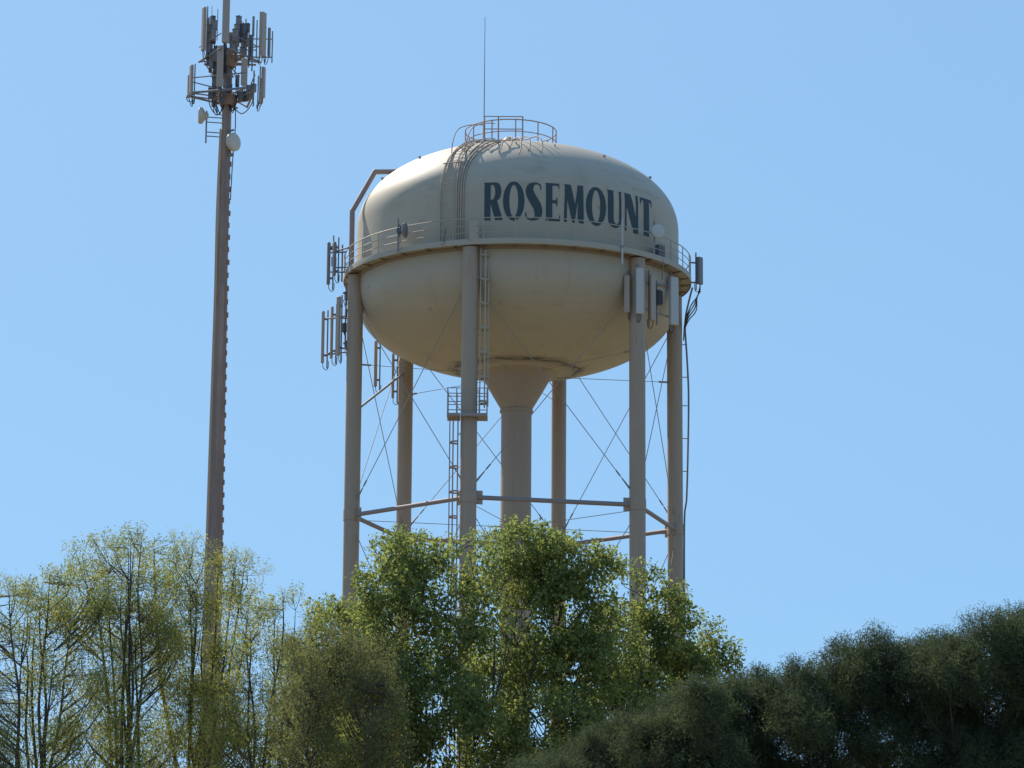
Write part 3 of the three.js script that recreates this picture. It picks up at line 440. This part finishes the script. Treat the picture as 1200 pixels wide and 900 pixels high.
  lobes.forEach(([lx, lh, rx0, rh, den = 1, tone0 = 0, low], li) => {
    const rx = rx0 * K.grow;
    const c = V(lx - base[0], lh, (q() - 0.5) * 1.6), rz = Math.max(rx, rh) * 1.05;
    if (!K.fan) {                                                   // a limb that forks off the nearest limb below, or off the trunk
      let from = tp[2].clone().add(V((q() - 0.5) * 0.1, -fork * 0.2 * q(), (q() - 0.5) * 0.1)), fr = r0 * 0.8, best = from.distanceTo(c) * (grown.length < stems ? 0.6 : 1.35);
      for (const gr of grown) for (const u of [0.3, 0.42, 0.55, 0.68]) { const p = gr.cv.getPoint(u); if (p.y > c.y - 0.55 * rh - 0.2) continue; const d = p.distanceTo(c) + Math.abs(p.x - c.x) * 0.4; if (d < best) { best = d; from = p; fr = gr.lr(u) * 0.85; } }
      const dv = c.clone().sub(from), bend = V((q() - 0.5) * 0.24, 0, (q() - 0.5) * 0.24).multiplyScalar(dv.length() * 0.6), first = fr === r0 * 0.8;
      const tipp = c.clone().add(V((q() - 0.5) * rx * 0.9 + dv.x * 0.12, rh * 0.75, (q() - 0.5) * 0.5));
      wood(new THREE.CatmullRomCurve3([from, from.clone().addScaledVector(dv, 0.33).add(V(dv.x * 0.16, 0, 0)).add(bend), from.clone().addScaledVector(dv, 0.68).addScaledVector(bend, -0.5), c.clone().add(V((q() - 0.5) * 0.2, -rh * 0.1, 0)), tipp]), (u) => Math.max(0.006, fr * K.lr * 1.9 * Math.pow(1 - u, 1.15) * (first ? 0.62 : 0.5) + 0.008), 11);
    }
    // leafy tufts scattered through the lobe with gaps, each group on a branchlet
    const n = Math.round(K.k * PI * rx * rh * dmul * den); let placed = 0, hub = null;
    for (let i = 0; i < n * 2 && placed < n; i++) {
      const u = V(q() * 2 - 1, q() * 2 - 1, q() * 2 - 1); const ul = u.length(); if (ul > 1 || ul < 1e-3) continue;
      const rough = 0.72 + 0.56 * noise3(u.x / ul * 1.7 + 5, u.y / ul * 1.7 + 9, u.z / ul * 1.7 + 2, seed + li);
      u.multiplyScalar(Math.pow(ul, -0.45) * rough);
      const p = V(c.x + u.x * rx, c.y + u.y * rh, c.z + u.z * rz);
      if (noise3((p.x + base[0]) * K.nf, p.y * K.nf, p.z * K.nf, seed + 31) < K.gap) continue;
      placed++;
      tuft(p, 1, Math.min(0.99, q() * 0.75 + noise3((p.x + base[0]) * 0.9, p.y * 0.9, p.z * 0.9, seed + 77) * 0.5 - 0.12 + tone0));
      if (placed % K.tw === 1) {
        let a = null, g0 = null, bd = 1e9;
        for (const gr of grown) for (const w of gr.pts) { const dy = p.y - w.y, hz = Math.hypot(p.x - w.x, p.z - w.z), d = Math.hypot(dy, hz) + Math.max(0, hz * 0.9 + 0.15 - dy) * 1.6; if (d < bd) { bd = d; a = w; g0 = gr; } }
        const len = a.distanceTo(p), m = a.clone().lerp(p, 0.5).add(V((q() - 0.5) * 0.12 + (p.x - a.x) * 0.14, -0.03, (q() - 0.5) * 0.12)), rb = Math.min(0.022, 0.007 + 0.008 * len);
        g0.gs.push(bar(a, m, rb, rb * 0.7, 4), bar(m, p.clone().add(V(0, 0.12, 0)), rb * 0.7, 0.004, 4));
      }
    }
    // loose sprigs that break the outline
    const ns = low ? 0 : Math.round(n * (kind === 'cedar' ? 0.08 : 0.10));
    for (let i = 0; i < ns; i++) {
      const a = q() * 6.283, b = kind === 'cedar' ? 0.6 + q() * 0.9 : 0.15 + q() * 1.2, dir = V(Math.cos(a) * Math.cos(b) * rx, Math.sin(b) * rh, Math.sin(a) * Math.cos(b) * rz), s = c.clone().addScaledVector(dir, 0.8), e = c.clone().addScaledVector(dir, 1.02 + 0.28 * q()).add(V(0, 0.06, 0));
      { let g0 = grown[0], bd = 1e9, a = null; for (const gr of grown) for (const w of gr.pts) { const d = w.distanceTo(s); if (d < bd) { bd = d; a = w; g0 = gr; } } g0.gs.push(bar(a, s, 0.010, 0.006, 3), bar(s, e, 0.006, 0.004, 3)); } for (let k = 0; k < 3; k++) tuft(s.clone().lerp(e, 0.3 + 0.35 * k), 0.6, q() * 0.9);
    }
  });
  for (const gr of grown) mesh('limb', gr.gs, K.bark, t);
  const im = new THREE.InstancedMesh(K.geo, K.m, mats.length); mats.forEach((m, i) => { im.setMatrixAt(i, m); im.setColorAt(i, cols[i]); });
  im.name = 'crown'; im.userData.kind = 'stuff'; im.castShadow = im.receiveShadow = true; t.add(im);
  return t;
}
const GA = 'feathery trees round the foot of the cell tower', GBt = 'leafy trees in front of the water tower', GC = 'dark evergreens in a sloping row';
tree('feathery_tree', 'outermost yellow-green feathery tree of the row', 'willow', 101, [-17.0, -80], [[-17.45, 11.46, 1.41, 1.08], [-16.24, 10.76, 1.18, 1.08], [-17.59, 9.57, 1.41, 1.2], [-15.93, 9.11, 1.18, 1.32], [-16.56, 7.7, 1.65, 1.2]], { fork: 3.6, group: GA, stems: 4 });
tree('feathery_tree', 'yellow-topped feathery tree with a fan of thin upright stems', 'willow', 102, [-12.9, -79], [[-13.48, 10.85, 1.35, 0.76, 1.3, 0.25], [-12.14, 11.3, 1.16, 0.71, 1.2, 0.2], [-13.69, 9.26, 1.28, 1.14, 0.7], [-12.04, 9.78, 1.05, 0.95, 0.7], [-12.86, 8.15, 1.39, 1.18, 0.5], [-11.49, 8.53, 0.88, 1.07, 0.5], [-14.47, 7.87, 1.05, 1.42, 0.6]], { fork: 4.2, group: GA, stems: 5 });
tree('feathery_tree', 'tallest feathery tree with a denser green clump in its middle', 'willow', 103, [-10.6, -81], [[-11.29, 12.6, 1.0, 0.62, 0.7], [-10.78, 13.0, 0.57, 0.5, 0.7], [-11.74, 11.77, 1.0, 0.78, 1], [-10.37, 11.63, 1.0, 0.78, 0.8], [-10.7, 10.72, 1.38, 0.73, 2.2, -0.1], [-11.43, 9.59, 1.0, 0.97, 0.6], [-10.0, 9.84, 0.95, 0.97, 0.8], [-10.62, 8.17, 1.43, 1.22, 0.8]], { fork: 4.0, group: GA, stems: 3 });
tree('feathery_tree', 'feathery tree growing in front of the cell tower pole', 'willow', 104, [-8.8, -83], [[-9.61, 13.0, 1.07, 0.66, 0.9], [-9.0, 12.3, 1.07, 0.9, 0.8], [-7.95, 12.5, 0.73, 0.7, 0.7], [-9.46, 11.35, 0.98, 0.95, 0.9], [-8.13, 11.04, 0.98, 0.95, 0.9], [-9.17, 9.63, 1.1, 1.12, 1.9], [-8.49, 8.23, 1.22, 1.25, 1.9]], { fork: 4.5, group: GA, stems: 3 });
tree('feathery_tree', 'thin half-bare feathery tree between the pole and the olive bush', 'willow', 105, [-6.75, -79], [[-6.94, 10.42, 0.88, 0.9, 0.7], [-5.9, 10.8, 0.84, 0.76, 0.45], [-6.49, 9.26, 1.05, 1.0, 0.6], [-7.16, 8.1, 1.05, 1.18, 0.7], [-5.74, 8.97, 0.93, 1.07, 0.7]], { fork: 3.6, group: GA, stems: 4 });
tree('broadleaf_tree', 'small bright green tree poking up behind the olive bush', 'broad', 106, [-4.7, -84], [[-4.91, 11.3, 0.86, 0.6], [-4.21, 10.76, 0.74, 0.85], [-5.25, 9.81, 0.99, 1.01]], { group: GBt });
tree('olive_tree', 'dense olive-green rounded bushy tree beside the leafy trees', 'olive', 107, [-4.25, -72], [[-4.66, 9.1, 1.02, 0.78], [-3.72, 8.81, 0.93, 0.86], [-4.21, 7.96, 1.23, 1.04], [-5.04, 7.26, 1.06, 1.08], [-3.32, 7.48, 0.8, 1.08]], { fork: 3, stems: 3 });
tree('broadleaf_tree', 'leafy green tree with dark forked trunk before the ladder leg', 'broad', 108, [-0.9, -75], [[-2.68, 12.0, 0.92, 0.62], [-3.33, 11.05, 0.57, 0.58, 0.8], [-2.18, 11.16, 0.97, 0.85, 0.9], [-2.87, 10.0, 1.01, 0.94, 0.9], [-3.21, 8.61, 0.93, 1.08, 1.3], [-1.67, 9.5, 0.93, 0.94, 0.7], [-2.14, 7.96, 1.28, 1.12, 1.2], [-0.95, 11.9, 0.62, 0.62, 0.9], [-0.8, 10.51, 0.71, 0.85, 0.7]], { fork: 5, r0: 0.2, group: GBt });
tree('broadleaf_tree', 'full leafy green tree hiding the riser of the water tower', 'broad', 109, [0.97, -77], [[0.31, 12.45, 0.92, 0.6], [1.45, 12.05, 0.92, 0.7], [0.04, 11.16, 0.95, 0.97], [1.18, 10.71, 1.18, 1.11], [2.36, 11.5, 0.64, 0.8], [0.28, 9.12, 1.18, 1.11, 0.9], [1.64, 8.9, 1.31, 1.2], [0.97, 7.54, 1.36, 1.04], [2.59, 9.81, 0.86, 1.11, 0.7]], { fork: 4.6, r0: 0.2, group: GBt });
tree('broadleaf_tree', 'leafy green tree sloping down to the dark evergreens', 'broad', 110, [3.19, -79], [[3.36, 11.6, 0.7, 0.66, 0.9], [4.15, 11.1, 0.7, 0.7, 0.8], [3.31, 10.03, 1.12, 1.09, 0.9], [4.71, 10.2, 0.9, 0.8], [5.55, 9.8, 0.64, 0.56], [4.47, 9.11, 1.12, 0.9], [3.31, 8.4, 1.16, 0.95]], { fork: 4.4, group: GBt });
tree('evergreen_tree', 'dark evergreen beyond the tallest evergreen', 'cedar', 120, [9.38, -45.6], [[8.76, 6.75, 0.45, 0.38], [9.31, 6.7, 0.56, 0.35], [9.78, 6.52, 0.46, 0.47], [10.29, 6.52, 0.48, 0.4], [8.52, 6.28, 0.74, 0.5], [8.64, 5.55, 0.71, 0.41], [8.81, 5.06, 0.55, 0.56], [9.32, 6.13, 0.51, 0.57], [9.2, 5.73, 0.62, 0.47], [9.32, 4.71, 0.68, 0.4], [9.94, 6.11, 0.61, 0.54], [10.0, 5.65, 0.54, 0.56], [9.91, 4.66, 0.77, 0.52]], { group: GC, fork: 1.8 });
tree('evergreen_tree', 'tallest dark evergreen of the sloping row', 'cedar', 121, [7.73, -45.3], [[6.81, 6.14, 0.51, 0.52], [7.37, 6.4, 0.52, 0.49], [8.0, 6.5, 0.39, 0.55], [6.83, 5.97, 0.74, 0.42], [6.94, 5.11, 0.47, 0.43], [6.78, 4.42, 0.69, 0.57], [7.31, 6.24, 0.75, 0.4], [7.57, 5.56, 0.71, 0.55], [7.55, 4.68, 0.73, 0.44], [8.17, 6.32, 0.74, 0.54], [8.07, 5.61, 0.46, 0.41], [8.1, 4.9, 0.73, 0.51]], { group: GC, fork: 1.8 });
tree('evergreen_tree', 'rounded dark evergreen next to the tallest one', 'cedar', 122, [5.86, -45.7], [[5.26, 6.14, 0.39, 0.39], [5.75, 6.14, 0.41, 0.5], [6.3, 6.13, 0.59, 0.4], [5.32, 5.7, 0.78, 0.49], [5.08, 5.06, 0.47, 0.48], [5.07, 4.15, 0.73, 0.5], [5.67, 5.88, 0.54, 0.44], [5.74, 5.0, 0.5, 0.41], [6.03, 4.39, 0.78, 0.48], [6.71, 5.56, 0.71, 0.54], [6.53, 5.13, 0.53, 0.57], [6.68, 4.09, 0.57, 0.53]], { group: GC, fork: 1.8 });
tree('evergreen_tree', 'dark evergreen in the middle of the sloping row', 'cedar', 123, [4.32, -45], [[3.85, 5.67, 0.47, 0.38], [4.43, 5.6, 0.57, 0.53], [3.59, 5.27, 0.76, 0.54], [3.75, 4.4, 0.65, 0.55], [3.7, 3.96, 0.59, 0.42], [4.4, 5.18, 0.56, 0.4], [4.26, 4.84, 0.7, 0.46], [4.35, 4.15, 0.76, 0.48]], { group: GC, fork: 1.8 });
tree('evergreen_tree', 'low dark evergreen below the sloping end of the leafy trees', 'cedar', 124, [2.91, -44.6], [[2.38, 5.14, 0.45, 0.45], [2.9, 5.35, 0.43, 0.37], [3.35, 5.49, 0.5, 0.35], [2.31, 4.82, 0.76, 0.43], [2.28, 4.25, 0.65, 0.44], [2.92, 4.87, 0.55, 0.5], [3.14, 4.48, 0.47, 0.44], [3.08, 3.58, 0.52, 0.45]], { group: GC, fork: 1.8 });
tree('evergreen_tree', 'lowest dark evergreen in front of the full leafy tree', 'cedar', 125, [1.62, -45], [[0.23, 4.16, 0.39, 0.39], [0.7, 4.38, 0.46, 0.36], [1.3, 4.54, 0.42, 0.51], [1.79, 4.97, 0.39, 0.38], [0.32, 3.59, 0.7, 0.43], [0.75, 3.97, 0.68, 0.56], [1.65, 4.49, 0.64, 0.52], [1.49, 3.83, 0.6, 0.41], [2.33, 4.6, 0.62, 0.45], [2.32, 4.08, 0.73, 0.55]], { group: GC, fork: 1.8 });

renderer.render(scene, camera);
